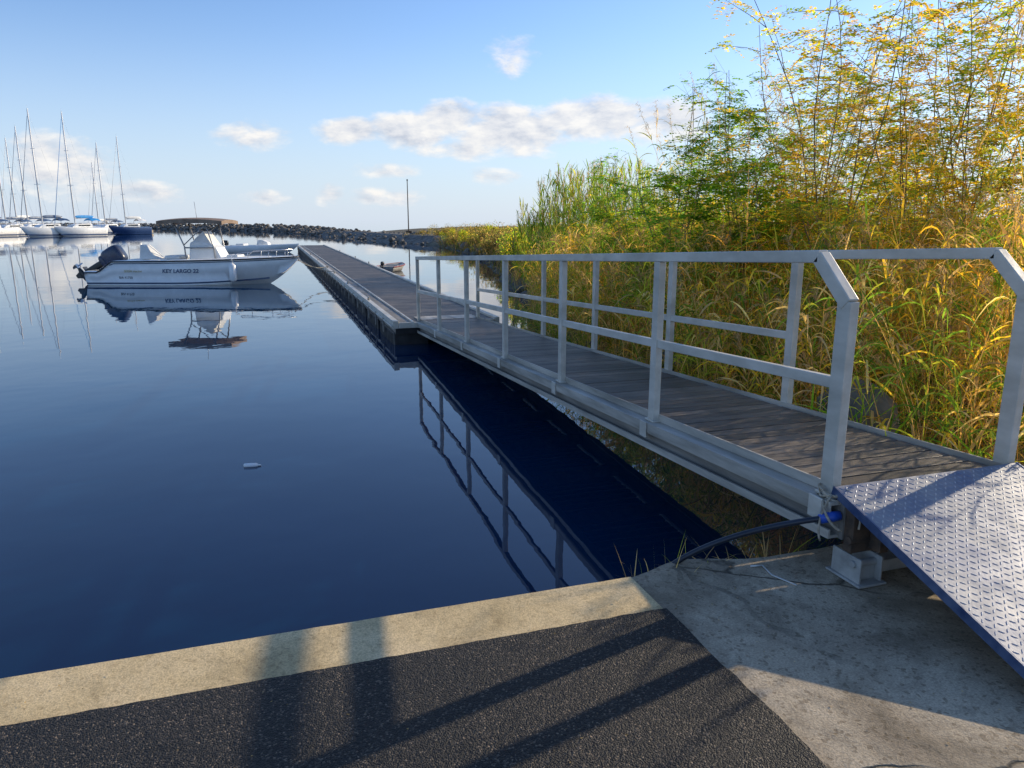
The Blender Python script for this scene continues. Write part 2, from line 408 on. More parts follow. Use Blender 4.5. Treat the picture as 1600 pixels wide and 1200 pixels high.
def bez(p,n=24):
    p=[Vector(a) for a in p]; out=[]
    for i in range(n+1):
        t=i/n; out.append((1-t)**3*p[0]+3*(1-t)**2*t*p[1]+3*(1-t)*t*t*p[2]+t**3*p[3])
    return out
B=MB(); B.tube(bez([(1.72,2.99,-.10),(1.84,2.94,.07),(2.1,2.80,.21),(2.40,2.60,.30)]),.014,10)
lab(B.build('water_hose','hose',smooth=True),'black rubber hose running from quay edge to gangway end','hose')
B=MB(); B.tube([(2.36,2.615,.292),(2.41,2.60,.303),(2.45,2.59,.308)],[.022,.026,.022],12)
lab(B.build('hose_coupling','bluefit',smooth=True),'bright blue plastic hose coupling at the gangway end','hose fitting')
B=MB(); pts=[]
for i in range(160):
    t=i/159; a=t*2*math.pi*4.5; r=.044+.02*noise.noise(Vector((t*9,0,0)))
    pts.append((2.455+r*math.cos(a),2.67+(r+.012)*math.sin(a),.365+.05*noise.noise(Vector((t*14,5,0)))+.045*t))
B.tube(pts,.006,5); B.tube(bez([(2.41,2.66,.37),(2.34,2.6,.36),(2.38,2.56,.26),(2.43,2.55,.25)],10),.006,6)
B.tube(bez([(2.42,2.62,.40),(2.36,2.62,.33),(2.33,2.6,.24),(2.36,2.6,.19)],10),.005,6)
B.tube(bez([(2.46,2.62,.36),(2.50,2.56,.40),(2.52,2.52,.33),(2.48,2.5,.27)],10),.005,6)
lab(B.build('tied_rope','rope',smooth=True),'frayed pale rope knotted around the gangway post base','rope')
B=MB(); B.tube([(2.19,2.78,.006),(2.17,2.68,.006),(2.20,2.60,.006),(2.215,2.56,.006)],.004,6); B.tube([(2.19,2.78,.006),(2.13,2.79,.006)],.004,6)
lab(B.build('rope_scrap','whitepaint',smooth=True),'short white cord lying on the concrete','cord')

# ------------------------------------------------------------ pontoon
PX0,PX1,PY0,PY1,PZ=1.97,3.92,12.8,57,-.10
po=lab(empty('floating_pontoon',(PX0,PY0,WZ)),'long floating pontoon with grey plank deck and black floats','pontoon')
B=MB(); y=PY0+.12
while y<PY1:
    s=.65+.6*random.random(); B.col=(s,s*.99,s*.97)
    B.box(((PX0+.38+PX1-.1)/2,y,PZ-.015),(PX1-.1-PX0-.38,.118,.03)); y+=.14
B.build('deck','planks',po,rel=True)
B=MB()
B.box((PX0+.05,(PY0+PY1)/2,PZ-.030),(.10,PY1-PY0,.14)); B.box((PX0-.015,(PY0+PY1)/2,PZ-.055),(.03,PY1-PY0,.03))
B.box((PX1-.045,(PY0+PY1)/2,PZ-.025),(.09,PY1-PY0,.13)); B.box(((PX0+PX1)/2,PY0+.02,PZ-.045),(PX1-PX0-.21,.05,.10))
B.box((PX0+.36,(PY0+PY1)/2,PZ-.005),(.035,PY1-PY0,.05))
B.build('edge_beam','alu',po,rel=True,bevel=.006)
B=MB(); y=PY0+.15
while y<PY1-1: B.box((PX0+.225,y+.95,PZ-.022),(.235,1.88,.03)); y+=1.92
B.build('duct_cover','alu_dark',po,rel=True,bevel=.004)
y=PY0+1.0; fs_=None
while y<PY1-1:
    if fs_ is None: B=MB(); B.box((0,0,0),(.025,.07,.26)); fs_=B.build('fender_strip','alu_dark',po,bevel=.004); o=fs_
    else: o=fs_.copy(); COL.objects.link(o); o.parent=po
    o.location=(-.022,y-PY0,PZ-.16-WZ); y+=1.05
B=MB(); B.box(((PX0+PX1)/2,(PY0+PY1)/2,PZ-.15),(PX1-PX0-.1,PY1-PY0-.06,.10)); B.build('frame','dark',po,rel=True)
fl=None; y=PY0+.1; i=0
while y<PY1-1.5:
    for X in (PX0+.34,PX1-.36):
        if fl is None:
            B=MB(); B.box((0,0,0),(.62,1.7,.5)); 
            for j in range(9): B.box((0,-.72+j*.18,0),(.66,.05,.46))
            fl=B.build('float','black',None,bevel=.02); fl.parent=po; o=fl
        else:
            o=fl.copy(); COL.objects.link(o); o.parent=po
        o.location=(X-PX0,y+.85-PY0,PZ-.43-WZ)
    y+=2.1
for i,(X,y) in enumerate([(PX0+.05,16.5),(PX0+.05,21),(PX0+.05,25.4),(PX0+.05,28.5),(PX0+.05,34),(PX0+.05,40),(PX0+.05,47),(PX1-.05,31),(PX1-.05,36),(PX1-.05,44)]):
    B=MB(); B.box((X,y,PZ+.065),(.04,.05,.05)); B.tube([(X,y-.13,PZ+.105),(X,y-.05,PZ+.092),(X,y+.05,PZ+.092),(X,y+.13,PZ+.105)],.014,8); B.build('cleat','alu_dirty',po,rel=True,smooth=True)
B=MB(); B.box((3.02,13.25,PZ+.012),(1.1,.5,.008)); B.build('landing_plate','alu_dirty',po,rel=True)

# ------------------------------------------------------------ boats
def boat_hull(Ln,Bm,sz,mat='white',cock=True,name='hull',kz0=-.35,fullbow=2.5,rake=.65):
    def b(t): return max(.025,Bm*(.93+.07*min(1,t/.3))*(1-max(0,(t-.4)/.6)**fullbow))
    def kz(t): return kz0 if t<rake else kz0+(sz(1)-.12-kz0)*((t-rake)/(1-rake))**2.2
    def cz(t): return max(kz(t)+.01,.02+ (0 if t<.5 else .5*((t-.5)/.5)**1.8))
    def bc(t): return max(.015,b(t)*(.86-.55*max(0,(t-.45)/.55)**1.5))
    n=34; MBh=MB(); rings=[]
    for i in range(n+1):
        t=i/n; t=1-(1-t)**1.15; X=Ln*t; s=sz(t); B_=b(t)
        fl_=.32+(s-.08-.32)*min(1,max(0,(t-.62)/.1)) if cock else s+.04
        inn=max(.01,B_-.17)
        P=[(0,kz(t)),(bc(t)*.5,(kz(t)+cz(t))/2+.0),(bc(t),cz(t)),((bc(t)+B_)/2+.02*B_,(cz(t)+s)/2),(B_,s-.03),(B_-.02,s),(inn,s+.015),(max(.005,inn-.02),min(fl_,s+.01)),(0,fl_+(0 if cock else .06))]
        rings.append([(X,-p[0],p[1]) for p in P]+[(X,p[0],p[1]) for p in P[::-1]])
    m=len(rings[0]); V=[v for r in rings for v in r]
    F=[(i*m+j,(i+1)*m+j,(i+1)*m+(j+1)%m,i*m+(j+1)%m) for i in range(n) for j in range(m) if not (j==m-1) and j!=m//2-1]
    for j in range(6): F.append((j,j+1,m-2-j,m-1-j))
    MBh.add(V,F)
    def side(t,z,off=.008):
        c,s=cz(t),sz(t)-.03; 
        pts=[(c,bc(t)),((c+s+.03)/2,(bc(t)+b(t))/2+.02*b(t)),(s,b(t))]
        return (Ln*t,-(float(np.interp(z,[p[0] for p in pts],[p[1] for p in pts]))+off),z)
    return MBh,side,b
def text_mesh(txt,size,x0,z0,side,Ln,name,mat,parent,shear=.25,bold=.0):
    cu=bpy.data.curves.new('t','FONT'); cu.body=txt; cu.size=size; cu.shear=shear; cu.offset=bold; cu.resolution_u=3
    ob=bpy.data.objects.new('t',cu); COL.objects.link(ob)
    dg=bpy.context.evaluated_depsgraph_get(); dg.update()
    me=bpy.data.meshes.new_from_object(ob.evaluated_get(dg)); bpy.data.objects.remove(ob)
    for v in me.vertices:
        p=side((x0+v.co.x)/Ln,z0+v.co.y,.012); v.co=p
    me.name=name; me.materials.clear(); me.materials.append(M[mat])
    o=bpy.data.objects.new(name,me); COL.objects.link(o); o.parent=parent; return o
def strip_on(side,t0,t1,z0f,z1f,off=.006,both=True,n=40):
    B=MB(); V=[]
    for s in ((1,-1) if both else (1,)):
        V=[]
        for i in range(n+1):
            t=t0+(t1-t0)*i/n
            for z in (z0f(t),z1f(t)):
                x,y,zz=side(t,z,off); V.append((x,y*s,zz))
        B.add(V,[(2*i,2*i+2,2*i+3,2*i+1) for i in range(n)])
    return B
MBL=(-5.66,29.27,WZ)
mb=lab(empty('motor_boat',MBL,R(-17.5)),'white centre console motorboat with brown sunshade and raised outboard','boat')
Ln=6.95
szf=lambda t: (.48 if t<.07 else .48+.36*min(1,(t-.07)/.07)) + .12*t*t
H,side,bf=boat_hull(Ln,1.18,szf)
H.build('hull','white',mb,smooth=True,bevel=.004)
B=strip_on(side,.0,.86,lambda t:.06+.30*max(0,t-.4)**2*2,lambda t:.11+.30*max(0,t-.4)**2*2); B.build('boot_stripe','greyblue',mb)
B=strip_on(side,.13,.985,lambda t:szf(t)-.11,lambda t:szf(t)-.085); B.build('sheer_stripe','greyblue',mb)
B=MB()
for s in (1,-1): B.tube([(Ln*t,s*(bf(t)+.012),szf(t)-.03) for t in np.linspace(.0,1,50)],.022,6)
B.build('rub_rail','dark',mb,smooth=True)
text_mesh('KEY LARGO 22',.18,2.65,.44,side,Ln,'model_lettering','greyblue',mb,.2,.004)
text_mesh('SESSA marine',.11,1.35,.46,side,Ln,'maker_lettering','gold',mb,.35)
text_mesh('BIA 41750',.11,1.15,.24,side,Ln,'registration_lettering','dark',mb,0)
B=MB(); B.extr([(3.35,.32),(4.35,.32),(4.45,.85),(4.25,1.25),(3.95,1.42),(3.55,1.5),(3.35,1.42),(3.28,.8)],-.42,.42)
B.build('console','white',mb,bevel=.06)
B=MB(); B.add([(4.15,-.40,1.28),(4.15,.40,1.28),(3.82,.34,1.80),(3.82,-.34,1.80),(3.5,.42,1.5),(3.5,-.42,1.5)],[(0,1,2,3),(1,4,2),(0,3,5)]); B.build('windshield','cushion',mb)
B=MB(); B.extr([(2.5,.32),(2.95,.32),(2.98,.85),(2.5,.85)],-.5,.5); B.box((2.75,0,.92),(.52,1.02,.13))
B.build('helm_seat','cushion',mb,bevel=.04)
B=MB(); B.box((1.55,0,.62),(.45,1.5,.5)); B.extr([(1.65,.85),(2.35,.85),(1.82,1.35),(1.72,1.35)],-.55,.0); B.build('stern_seat','cushion',mb,bevel=.03)
B=MB(); B.box((5.3,0,.88),(1.2,1.0,.10)); B.box((4.75,0,.80),(.4,.7,.4)); B.build('bow_cushion','cushion',mb,bevel=.04)
B=MB()
for s in (-1,1):
    B.tube([(3.25,s*.46,.35),(3.2,s*.48,1.3),(2.95,s*.6,2.08)],.026,8); B.tube([(4.25,s*.46,.35),(4.2,s*.48,1.25),(4.0,s*.6,2.10)],.026,8)
    B.tube([(3.22,s*.48,1.25),(4.2,s*.48,1.25)],.024,8); B.tube([(3.2,s*.48,1.35),(4.0,s*.58,2.02)],.018,6); B.tube([(2.6,s*.6,2.08),(4.5,s*.6,2.09)],.022,6)
B.tube([(3.4,.3,2.1),(3.35,.3,2.8)],.008,5)
B.build('canopy_frame','frame',mb,smooth=True)
B=MB()
for s in (-1,1):
    B.tube([(4.9,s*(bf(.70)-.1),.92),(5.1,s*(bf(.74)-.1),1.08),(6.0,s*(bf(.865)-.09),1.14),(6.75,s*.05,1.18)],.014,6)
    for t in (.78,.87,.94): B.tube([(Ln*t,s*max(.03,bf(t)-.1),szf(t)),(Ln*t,s*max(.03,bf(t)-.1),1.12)],.012,6)
B.build('bow_rail','steel',mb,smooth=True)
B=MB(); V=[];nx_,ny_=12,8
for i in range(nx_+1):
    for j in range(ny_+1):
        x=2.45+2.2*i/nx_; yv=-.78+1.56*j/ny_; z=2.14+.07*(1-((i/nx_-.5)*2)**2)+.05*(1-((j/ny_-.5)*2)**2)
        V.append((x,yv,z))
k=len(V); V+= [(x,yv,z-.12) for x,yv,z in V]; w=ny_+1
F=[(i*w+j,(i+1)*w+j,(i+1)*w+j+1,i*w+j+1) for i in range(nx_) for j in range(ny_)]
F+=[tuple(q_+k for q_ in f[::-1]) for f in F]
ring=[i*w for i in range(nx_+1)]+[nx_*w+j for j in range(1,w)]+[i*w+ny_ for i in range(nx_-1,-1,-1)]+[j for j in range(ny_-1,0,-1)]
F+=[(ring[i],ring[(i+1)%len(ring)]+0,ring[(i+1)%len(ring)]+k,ring[i]+k) for i in range(len(ring))]
B.add(V,F); B.build('canopy','canopy',mb)
ob_=empty('outboard_motor',(.12,0,.70),parent=mb); ob_.rotation_euler=(0,R(60),0); ob_.scale=(1.12,1.12,1.12)
B=MB(); B.sup((-.0,0,.42),(.60,.44,.66),.5); B.sup((-.02,0,.08),(.42,.34,.22),.6); B.build('cowl','cowl',ob_,smooth=True)
B=MB(); B.sup((-.02,0,-.25),(.20,.14,.86),.6); B.box((.0,0,-.58),(.42,.22,.025)); B.sup((-.02,0,-.76),(.5,.13,.14),.8); B.extr([(.1,-.76),(-.18,-.76),(-.12,-.98),(-.02,-.98)],-.015,.015); B.box((.18,0,-.05),(.14,.24,.28))
B.build('lower_unit','dark',ob_,smooth=False,bevel=.008)
B=MB(); B.tube([(-.26,0,-.76),(-.40,0,-.76)],.05,10)
for a in range(3):
    r=Matrix.Rotation(a*2.094,3,'X'); B.add([(Vector((-.33,0,-.76))+r@Vector(p)) for p in [(0.03,-.02,.04),(-.03,.03,.04),(-.05,.10,.13),(0,.04,.19),(.04,-.06,.14)]],[(0,1,2,3,4)])
B.build('propeller','steel',ob_)
rot=Matrix.Rotation(R(-17.5),3,'Z')
fp=Vector(MBL)+rot@Vector((5.0,-(bf(5.0/Ln)+.14),.44))
B=MB(); B.tube([(0,0,-.32),(0,0,-.28),(0,0,-.23),(0,0,.23),(0,0,.28),(0,0,.33)],[.02,.08,.12,.12,.08,.02],14); B.tube([(0,0,.30),(0,.03,.55)],.010,5)
o=B.build('boat_fender','white',smooth=True); o.location=fp; lab(o,'white cylindrical fender hanging on the motorboat side','fender')
def rope(p0,p1,sag,name='mooring_rope',label='pale mooring rope from bow to pontoon cleat',r=.012):
    p0=Vector(p0);p1=Vector(p1); pts=[p0.lerp(p1,i/16)-Vector((0,0,sag*4*(i/16)*(1-i/16))) for i in range(17)]
    B=MB(); B.tube(pts,r,6); lab(B.build(name,'rope',smooth=True),label,'rope','mooring ropes')
bow=Vector(MBL)+rot@Vector((6.7,0,1.0))
rope(bow,(PX0+.05,25.4,PZ+.09),.12); rope(bow,(PX0+.05,28.5,PZ+.09),.2)

sb=lab(empty('small_motor_boat',(-2.8,56.0,WZ),R(-18)),'small white open motorboat moored near the pontoon','boat'); sb.scale=(.9,.8,.75)
H,side2,bf2=boat_hull(5.6,1.0,lambda t:.62+.18*t*t); H.build('hull','white',sb,smooth=True)
B=MB(); B.extr([(2.4,.3),(3.4,.3),(3.3,.9),(2.9,1.15),(2.5,1.1)],-.4,.4); B.build('console','cushion',sb,bevel=.05)
B=MB(); B.box((1.2,0,.65),(.6,1.2,.3)); B.build('stern_seat','cushion',sb,bevel=.05)
B=MB(); B.sup((-.1,0,.85),(.5,.35,.5),.6); B.sup((-.12,0,.3),(.2,.12,.8),.6); B.build('outboard_motor','dark',sb,smooth=True)
dg_=lab(empty('dinghy',(4.6,32,WZ),R(60)),'small white open dinghy with red rim and outboard beside pontoon','boat')
dg_.scale=(.68,.68,.62)
H,s3,b3=boat_hull(3.2,.72,lambda t:.36+.12*t*t,kz0=-.15); H.build('hull','greypaint',dg_,smooth=True)
B=MB()
for s in (1,-1): B.tube([(3.2*t,s*(b3(t)+.01),.35+.12*t*t) for t in np.linspace(0,1,24)],.04,6)
B.build('rub_rail','redpaint',dg_,smooth=True)
B=MB(); B.sup((-.12,0,.60),(.28,.20,.28),.6); B.sup((-.13,0,.25),(.10,.07,.5),.6); B.build('outboard_motor','dark',dg_,smooth=True)
for X in (1.0,2.0):
    B=MB(); B.box((X,0,.40),(.25,1.2 if X<1.5 else 1.0,.04)); B.build('seat','greypaint',dg_)

def sailboat(hull_mat,cover,mh,label,extra=None):
    e=empty('sailboat'); lab(e,label,'sailboat','sailboats moored in the marina')
    L_=10.5; sf=lambda t:1.05+.35*(t-.3)**2*1.6
    H,sd,b=boat_hull(L_,1.7,sf,cock=False,kz0=-.5,fullbow=2.0,rake=.6); H.build('hull',hull_mat,e,smooth=True)
    strip_on(sd,0,.9,lambda t:.10+.25*max(0,t-.5)**2*2,lambda t:.26+.25*max(0,t-.5)**2*2,.01).build('boot_stripe','navy',e)
    B=MB(); B.extr([(2.6,1.1),(7.4,1.15),(6.7,1.5),(5.6,1.62),(3.0,1.68),(2.7,1.5)],-.85,.85); B.build('cabin','white',e,bevel=.08)
    for s in (-1,1): 
        B=MB(); B.box((4.6,s*.86,1.42),(2.6,.02,.20)); B.build('window','glass',e)
    B=MB(); B.tube([(5.9,0,1.5),(5.9,0,mh)],[.13,.10],8)
    for z,w_ in ((mh*.42,.75),(mh*.70,.55)): B.tube([(5.9,-w_,z),(5.9,w_,z)],.03,5)
    B.tube([(5.8,0,2.35),(1.6,0,2.45)],.06,6); B.box((5.85,0,mh+.1),(.3,.03,.05)); B.tube([(5.9,0,mh),(5.9,0,mh+.6)],.012,4)
    B.build('mast','mast',e,smooth=True)
    B=MB(); r=.010
    B.tube([(5.9,0,mh-.2),(L_-.1,0,1.35)],.012,4); B.tube([(5.9,0,mh-.1),(.1,0,1.15)],r,4)
    for s in (-1,1): B.tube([(5.9,s*.02,mh-.3),(5.9,s*.75,mh*.42),(5.8,s*1.5,1.15)],r,4); B.tube([(5.9,s*.02,mh*.45),(5.3,s*1.5,1.15)],r,4)
    for s in (-1,1):
        ps=[(L_*t,s*max(.05,b(t)-.1),1.15+.6) for t in np.linspace(.05,.97,10)]; B.tube(ps,.016,4)
        for p in ps: B.tube([p,(p[0],p[1],1.1)],.016,4)
    B.build('rigging','mast',e)
    B=MB(); B.sup((3.7,0,2.58),(4.3,.30,.42),.8); B.tube([(L_-.25,0,1.7),(6.1,0,mh-.8)],[.05,.035],6); B.build('sail_cover',cover,e,smooth=True)
    if extra: 
        B=MB(); V=[(x,yv,2.1+.35*(1-(yv/1.1)**2)-.1*abs(x-2.0)) for x in (.9,2.0,3.0) for yv in np.linspace(-1.1,1.1,9)]
        B.add(V,[(i*9+j,(i+1)*9+j,(i+1)*9+j+1,i*9+j+1) for i in range(2) for j in range(8)])
        for x in (.95,2.95):
            for s in(-1,1): B.tube([(x,s*1.08,1.1),(x,s*1.08,2.05)],.02,4)
        B.build('sprayhood',extra,e)
    return e
V1=sailboat('white','greyblue',16,'white sailing yacht with furled sail and tall mast','greyblue')
V2=sailboat('white','bluecover',16,'white sailing yacht with bright blue sail cover and canopy','bluecover')
V3=sailboat('navy','cushion',14.5,'dark blue hulled sailing yacht with pale cabin','cushion')
def place(src,u,Y,rz,sc,first=[]):
    X=(u-800)/1173*Y; x,y=c2w(X,Y)
    if src.name not in first: first.append(src.name); src.location=(x,y,WZ); src.rotation_euler=(0,0,rz); src.scale=sc; return src
    return copy_thing(src,(x,y,WZ),rz,sc)
for s,u,Y,yaw,sc in [(V1,52,116,-122,(.75,.85,.98)),(V1,84,124,-124,(.75,.85,1.02)),(V1,112,110,-130,(.72,.8,1.06)),(V2,160,113,-130,(.72,.8,1.06)),(V1,194,135,-122,(.7,.8,.94)),(V3,232,124,-140,(.62,.75,1.03)),(V1,18,110,-122,(.8,.9,1)),(V3,178,150,-115,(.7,.75,.9)),(V3,60,140,-115,(.8,.85,1.12))]:
    place(s,u,Y,R(yaw),sc)
x0,y0=c2w((-60-800)/1173*136,136); x1,y1=c2w((235-800)/1173*132,132)
B=MB(); B.beam((x0,y0,WZ+.35),(x1,y1,WZ+.35),2.0,.5); lab(B.build('marina_jetty','concrete'),'low grey concrete jetty behind the moored yachts','jetty')

B=MB(); B.tube([(-.09,0,0),(-.085,0,0),(-.02,0,0),(.04,0,0),(.06,0,0),(.065,0,0),(.085,0,0)],[.01,.024,.026,.024,.010,.009,.009],12)
o=B.build('floating_bottle','white',smooth=True); o.location=(-.27,6.7,WZ+.008); o.scale=(.85,.85,.85); o.rotation_euler=(0,0,R(-10)); lab(o,'white plastic bottle floating on calm water','bottle')
px,py=c2w(-12.1,88); B=MB(); B.tube([(0,0,0),(0,0,6.0)],[.07,.045],8); B.box((0,0,6.05),(.14,.14,.16)); B.box((0,0,.1),(.6,.6,.4))
o=B.build('signal_pole','rust'); o.location=(px,py,.2); lab(o,'thin brown pole standing on the rock breakwater','pole')

# ------------------------------------------------------------ rocks
def icos():
    import bmesh
    bm=bmesh.new(); bmesh.ops.create_icosphere(bm,subdivisions=2,radius=1); v=np.array([x.co[:] for x in bm.verts]); f=[[q.index for q in p.verts] for p in bm.faces]; bm.free(); return v,np.array(f)
IV,IF=icos()
def rocks(name,P,S,label,loc=(0,0,0)):
    V=[];F=[]
    for i,(p,s) in enumerate(zip(P,S)):
        sc=rng.uniform(.6,1.1,3)*s; sc[2]*=.75
        v=IV.copy()
        for k in range(7):
            d=unit(rng.normal(0,1,3)); c=rng.uniform(.55,.85); dd=v@d; v=v-np.outer(np.maximum(dd-c,0),d)
        a=rng.uniform(0,6.28); v=v*sc; v=v@np.array([[math.cos(a),-math.sin(a),0],[math.sin(a),math.cos(a),0],[0,0,1]])
        F.append(IF+len(V)*len(IV)); V.append(v+p)
    V=np.concatenate(V)-np.array(loc);F=np.concatenate(F)
    me=bpy.data.meshes.new(name); me.from_pydata(V.tolist(),[],F.tolist()); me.materials.append(M['rock'])
    o=bpy.data.objects.new(name,me); COL.objects.link(o); o.location=loc; return o
ridge=[(22,58),(17,68),(14.5,78),(13.5,90),(10,115),(4.9,160),(-13,203),(-33,240),(-62,272),(-110,320)]
P=[];S=[]; rg=[Vector((a,b,0)) for a,b in ridge]; M_=MB(); rv=[]
for i in range(len(rg)-1):
    d=rg[i+1]-rg[i]; l=d.length; nn=Vector((d.y,-d.x,0)).normalized()
    cnt=int(l*7)
    for k in range(cnt):
        c=rg[i].lerp(rg[i+1],random.random()); o=random.uniform(-3.6,3.6); far_=min(1,max(0,(c.y-90)/80)); z=WZ+(.9+.6*far_)*(1-(abs(o)/3.8)**1.5)-.22+random.uniform(-.15,.12)
        P.append(np.array([c.x+nn.x*o,c.y+nn.y*o,z])); S.append(random.uniform(.20,.45)*(1+.3*far_))
for i,c in enumerate(rg):
    d=(rg[min(i+1,len(rg)-1)]-rg[max(i-1,0)]).normalized(); nn=Vector((d.y,-d.x,0))
    rv+=[(c+nn*o+Vector((0,0,z))) for o,z in ((-4.2,WZ-.6),(-1.2,.25),(1.2,.25),(4.2,WZ-.6))]
M_.add(rv,[(i*4+j,(i+1)*4+j,(i+1)*4+j+1,i*4+j+1) for i in range(len(rg)-1) for j in range(3)]+[(0,1,2,3)])
struct(M_.build('breakwater','rock'))
struct(rocks('breakwater_rocks',P,S,''),'stuff','grey boulders heaped along the breakwater','rocks')
P=[];S=[]
for k in range(200):
    y=3.2+58*random.random()**1.0; x=float(shore(y))+random.uniform(-.3,.9); s=random.uniform(.08,.20)*(1+y/50)
    P.append(np.array([x,y,float(hgt(x,y))+s*.05])); S.append(s)
struct(rocks('shore_rocks',P,S,''),'stuff','rocks along the bank below the reeds','rocks')
o=rocks('boulder',[np.array([4.35,4.55,.08])],[.5],'',(4.35,4.55,0)); lab(o,'pale grey boulder among the reeds on the bank','rock')

# ------------------------------------------------------------ reeds
def reeds(nv,pos,H,leafn=9,lw=.024,ll=.45,plume=.12,cols=None,pw=None,lean=.16,el0=.5,el1=1.15,dr=(.3,1.3)):
    N=len(pos); cols=cols or [GREEN,YG,YEL,STRAW,DRY,OCH]; pw=pw or [.24,.30,.15,.22,.04,.05]
    base=pos.copy(); ld=rng.normal(0,lean,(N,2)); ld[:,0]-=.05*lean/.16
    S=6; t=np.linspace(0,1,S+1)
    def P(i,tt): 
        p=base[i].copy(); p[:,:2]+=ld[i]*(H[i]*tt**2)[:,None]; p[:,2]+=H[i]*tt*(1-.04*tt); return p
    sc=pal(N,[STRAW,YG,DRY,(.25,.22,.08)],[.4,.25,.2,.15])
    for ax in (0,1):
        side=np.zeros((N,3)); side[:,ax]=1
        pts=np.stack([P(np.arange(N),np.full(N,q)) for q in t],1)
        w=(.010*np.interp(t,[0,1],[1,.35]))
        off=side[:,None,:]*(w[None,:]*.5)[...,None]
        V=np.stack([pts-off,pts+off],2).reshape(-1,3); b=(np.arange(N)*(S+1)*2)[:,None]+(np.arange(S)*2)[None,:]
        nv.add(V,np.stack([b,b+1,b+3,b+2],-1).reshape(-1,4),np.repeat(sc,(S+1)*2,axis=0))
    i=np.repeat(np.arange(N),leafn); tt=rng.uniform(.12,1,len(i)); p=P(i,tt)
    a=rng.uniform(0,6.283,len(i)); el=rng.uniform(el0,el1,len(i))
    d=np.stack([np.cos(a)*np.cos(el),np.sin(a)*np.cos(el),np.sin(el)],1)
    patch=np.array([noise.noise(Vector(b_)*.9) for b_ in base])
    c0=pal(N,cols,pw)*(1+.5*patch)[:,None]; c=c0[i]*(1+rng.normal(0,.15,(len(i),1))); low=tt<.3; c[low]=pal(int(low.sum()),[STRAW,DRY],[.6,.4])
    ribbons(nv,p,d,rng.uniform(.6,1.2,len(i))*ll,rng.uniform(.6,1.2,len(i))*lw,rng.uniform(dr[0],dr[1],len(i)),np.clip(c,.005,.9),5)
    k=np.where(rng.random(N)<plume)[0]
    if len(k):
        j=np.repeat(k,60); tt=rng.uniform(.9,1.05,len(j)); p=P(j,tt); a=rng.uniform(0,6.28,len(j)); el=rng.uniform(.8,1.4,len(j))
        d=np.stack([np.cos(a)*np.cos(el)-.15,np.sin(a)*np.cos(el),np.sin(el)],1)
        ribbons(nv,p,d,rng.uniform(.06,.17,len(j))*ll/.45,.006*ll/.45,.9,pal(len(j),[(.45,.34,.24),(.34,.25,.17),(.55,.44,.32)],[1,1,1]),2)
def scatter(N,fx,fy,cond):
    out=[]
    while len(out)<N:
        x=fx(); y=fy()
        if cond(x,y): out.append((x,y,float(hgt(x,y))-.03))
    return np.array(out)
U=random.uniform
near=scatter(2900,lambda:U(3.95,11),lambda:U(3.1,18),lambda x,y: x>shore(y)-.3 and y>.64*x+.1 and (x<shore(y)+.8 or noise.noise(Vector((x*.6,y*.6,2)))>-.3) and x<shore(y)+4.5)
near[:,2]=np.maximum(near[:,2],WZ-.1)
nv=NV(); Hh=rng.uniform(.9,1.85,len(near))
reeds(nv,near,Hh,11,.021,.46,.16)
struct(nv.build('reed_bed','reed'),'stuff','dense green and straw coloured reeds on the bank','reeds')
tall=scatter(110,lambda:U(5.2,10),lambda:U(5.2,12),lambda x,y: x>shore(y)+.8 and y>.62*x)
nv=NV(); reeds(nv,tall,rng.uniform(2.3,4.0,len(tall)),13,.024,.45,.85,[YG,YEL,STRAW,GREEN],[.3,.25,.25,.2],lean=.16)
struct(nv.build('tall_reeds','reed'),'stuff','tall plumed reeds rising among the saplings','reeds')
nv=NV(); ar=scatter(380,lambda:U(7.9,12.2),lambda:U(20,25.5),lambda x,y: x>shore(y)+.0)
hh=rng.uniform(1.9,3.4,len(ar))*np.clip(.55+.45*(ar[:,0]-7.9)/1.2,.55,1)
reeds(nv,ar,hh,15,.04,.55,.85,[GREEN,YG,(.20,.34,.08)],[.4,.3,.3],.05,1.0,1.45,(.05,.5))
o=nv.build('giant_reed_clump','reed',loc=(9.5,22.5,0)); lab(o,'tall green giant reed clump with feathery plumes','plant')
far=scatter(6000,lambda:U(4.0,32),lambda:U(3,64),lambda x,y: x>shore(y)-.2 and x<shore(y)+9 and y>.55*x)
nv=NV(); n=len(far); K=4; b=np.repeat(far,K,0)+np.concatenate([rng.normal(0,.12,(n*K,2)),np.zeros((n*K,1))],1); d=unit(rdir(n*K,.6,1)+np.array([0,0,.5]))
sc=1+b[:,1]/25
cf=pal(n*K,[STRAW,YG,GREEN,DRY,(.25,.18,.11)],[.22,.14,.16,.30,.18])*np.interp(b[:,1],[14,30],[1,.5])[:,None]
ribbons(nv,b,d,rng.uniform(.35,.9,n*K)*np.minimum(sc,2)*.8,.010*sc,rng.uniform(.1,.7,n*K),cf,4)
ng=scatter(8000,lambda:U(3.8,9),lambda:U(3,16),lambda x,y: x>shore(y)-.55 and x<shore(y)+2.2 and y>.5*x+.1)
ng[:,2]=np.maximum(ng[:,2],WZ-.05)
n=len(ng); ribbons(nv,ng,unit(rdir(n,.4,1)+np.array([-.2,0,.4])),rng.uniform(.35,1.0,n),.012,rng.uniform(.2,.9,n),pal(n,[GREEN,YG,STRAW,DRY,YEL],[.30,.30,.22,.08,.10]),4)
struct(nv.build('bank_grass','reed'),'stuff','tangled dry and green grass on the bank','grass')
nv=NV(); n=190; b=np.stack([rng.uniform(3.72,4.35,n),rng.uniform(2.9,4.6,n),np.full(n,.02)],1)
ribbons(nv,b,unit(rdir(n,.45,1)+np.array([-.35,0,.2])),rng.uniform(.3,.75,n),rng.uniform(.012,.03,n),rng.uniform(.2,.8,n),pal(n,[(.18,.38,.04),YG,STRAW],[.5,.25,.25]),5)
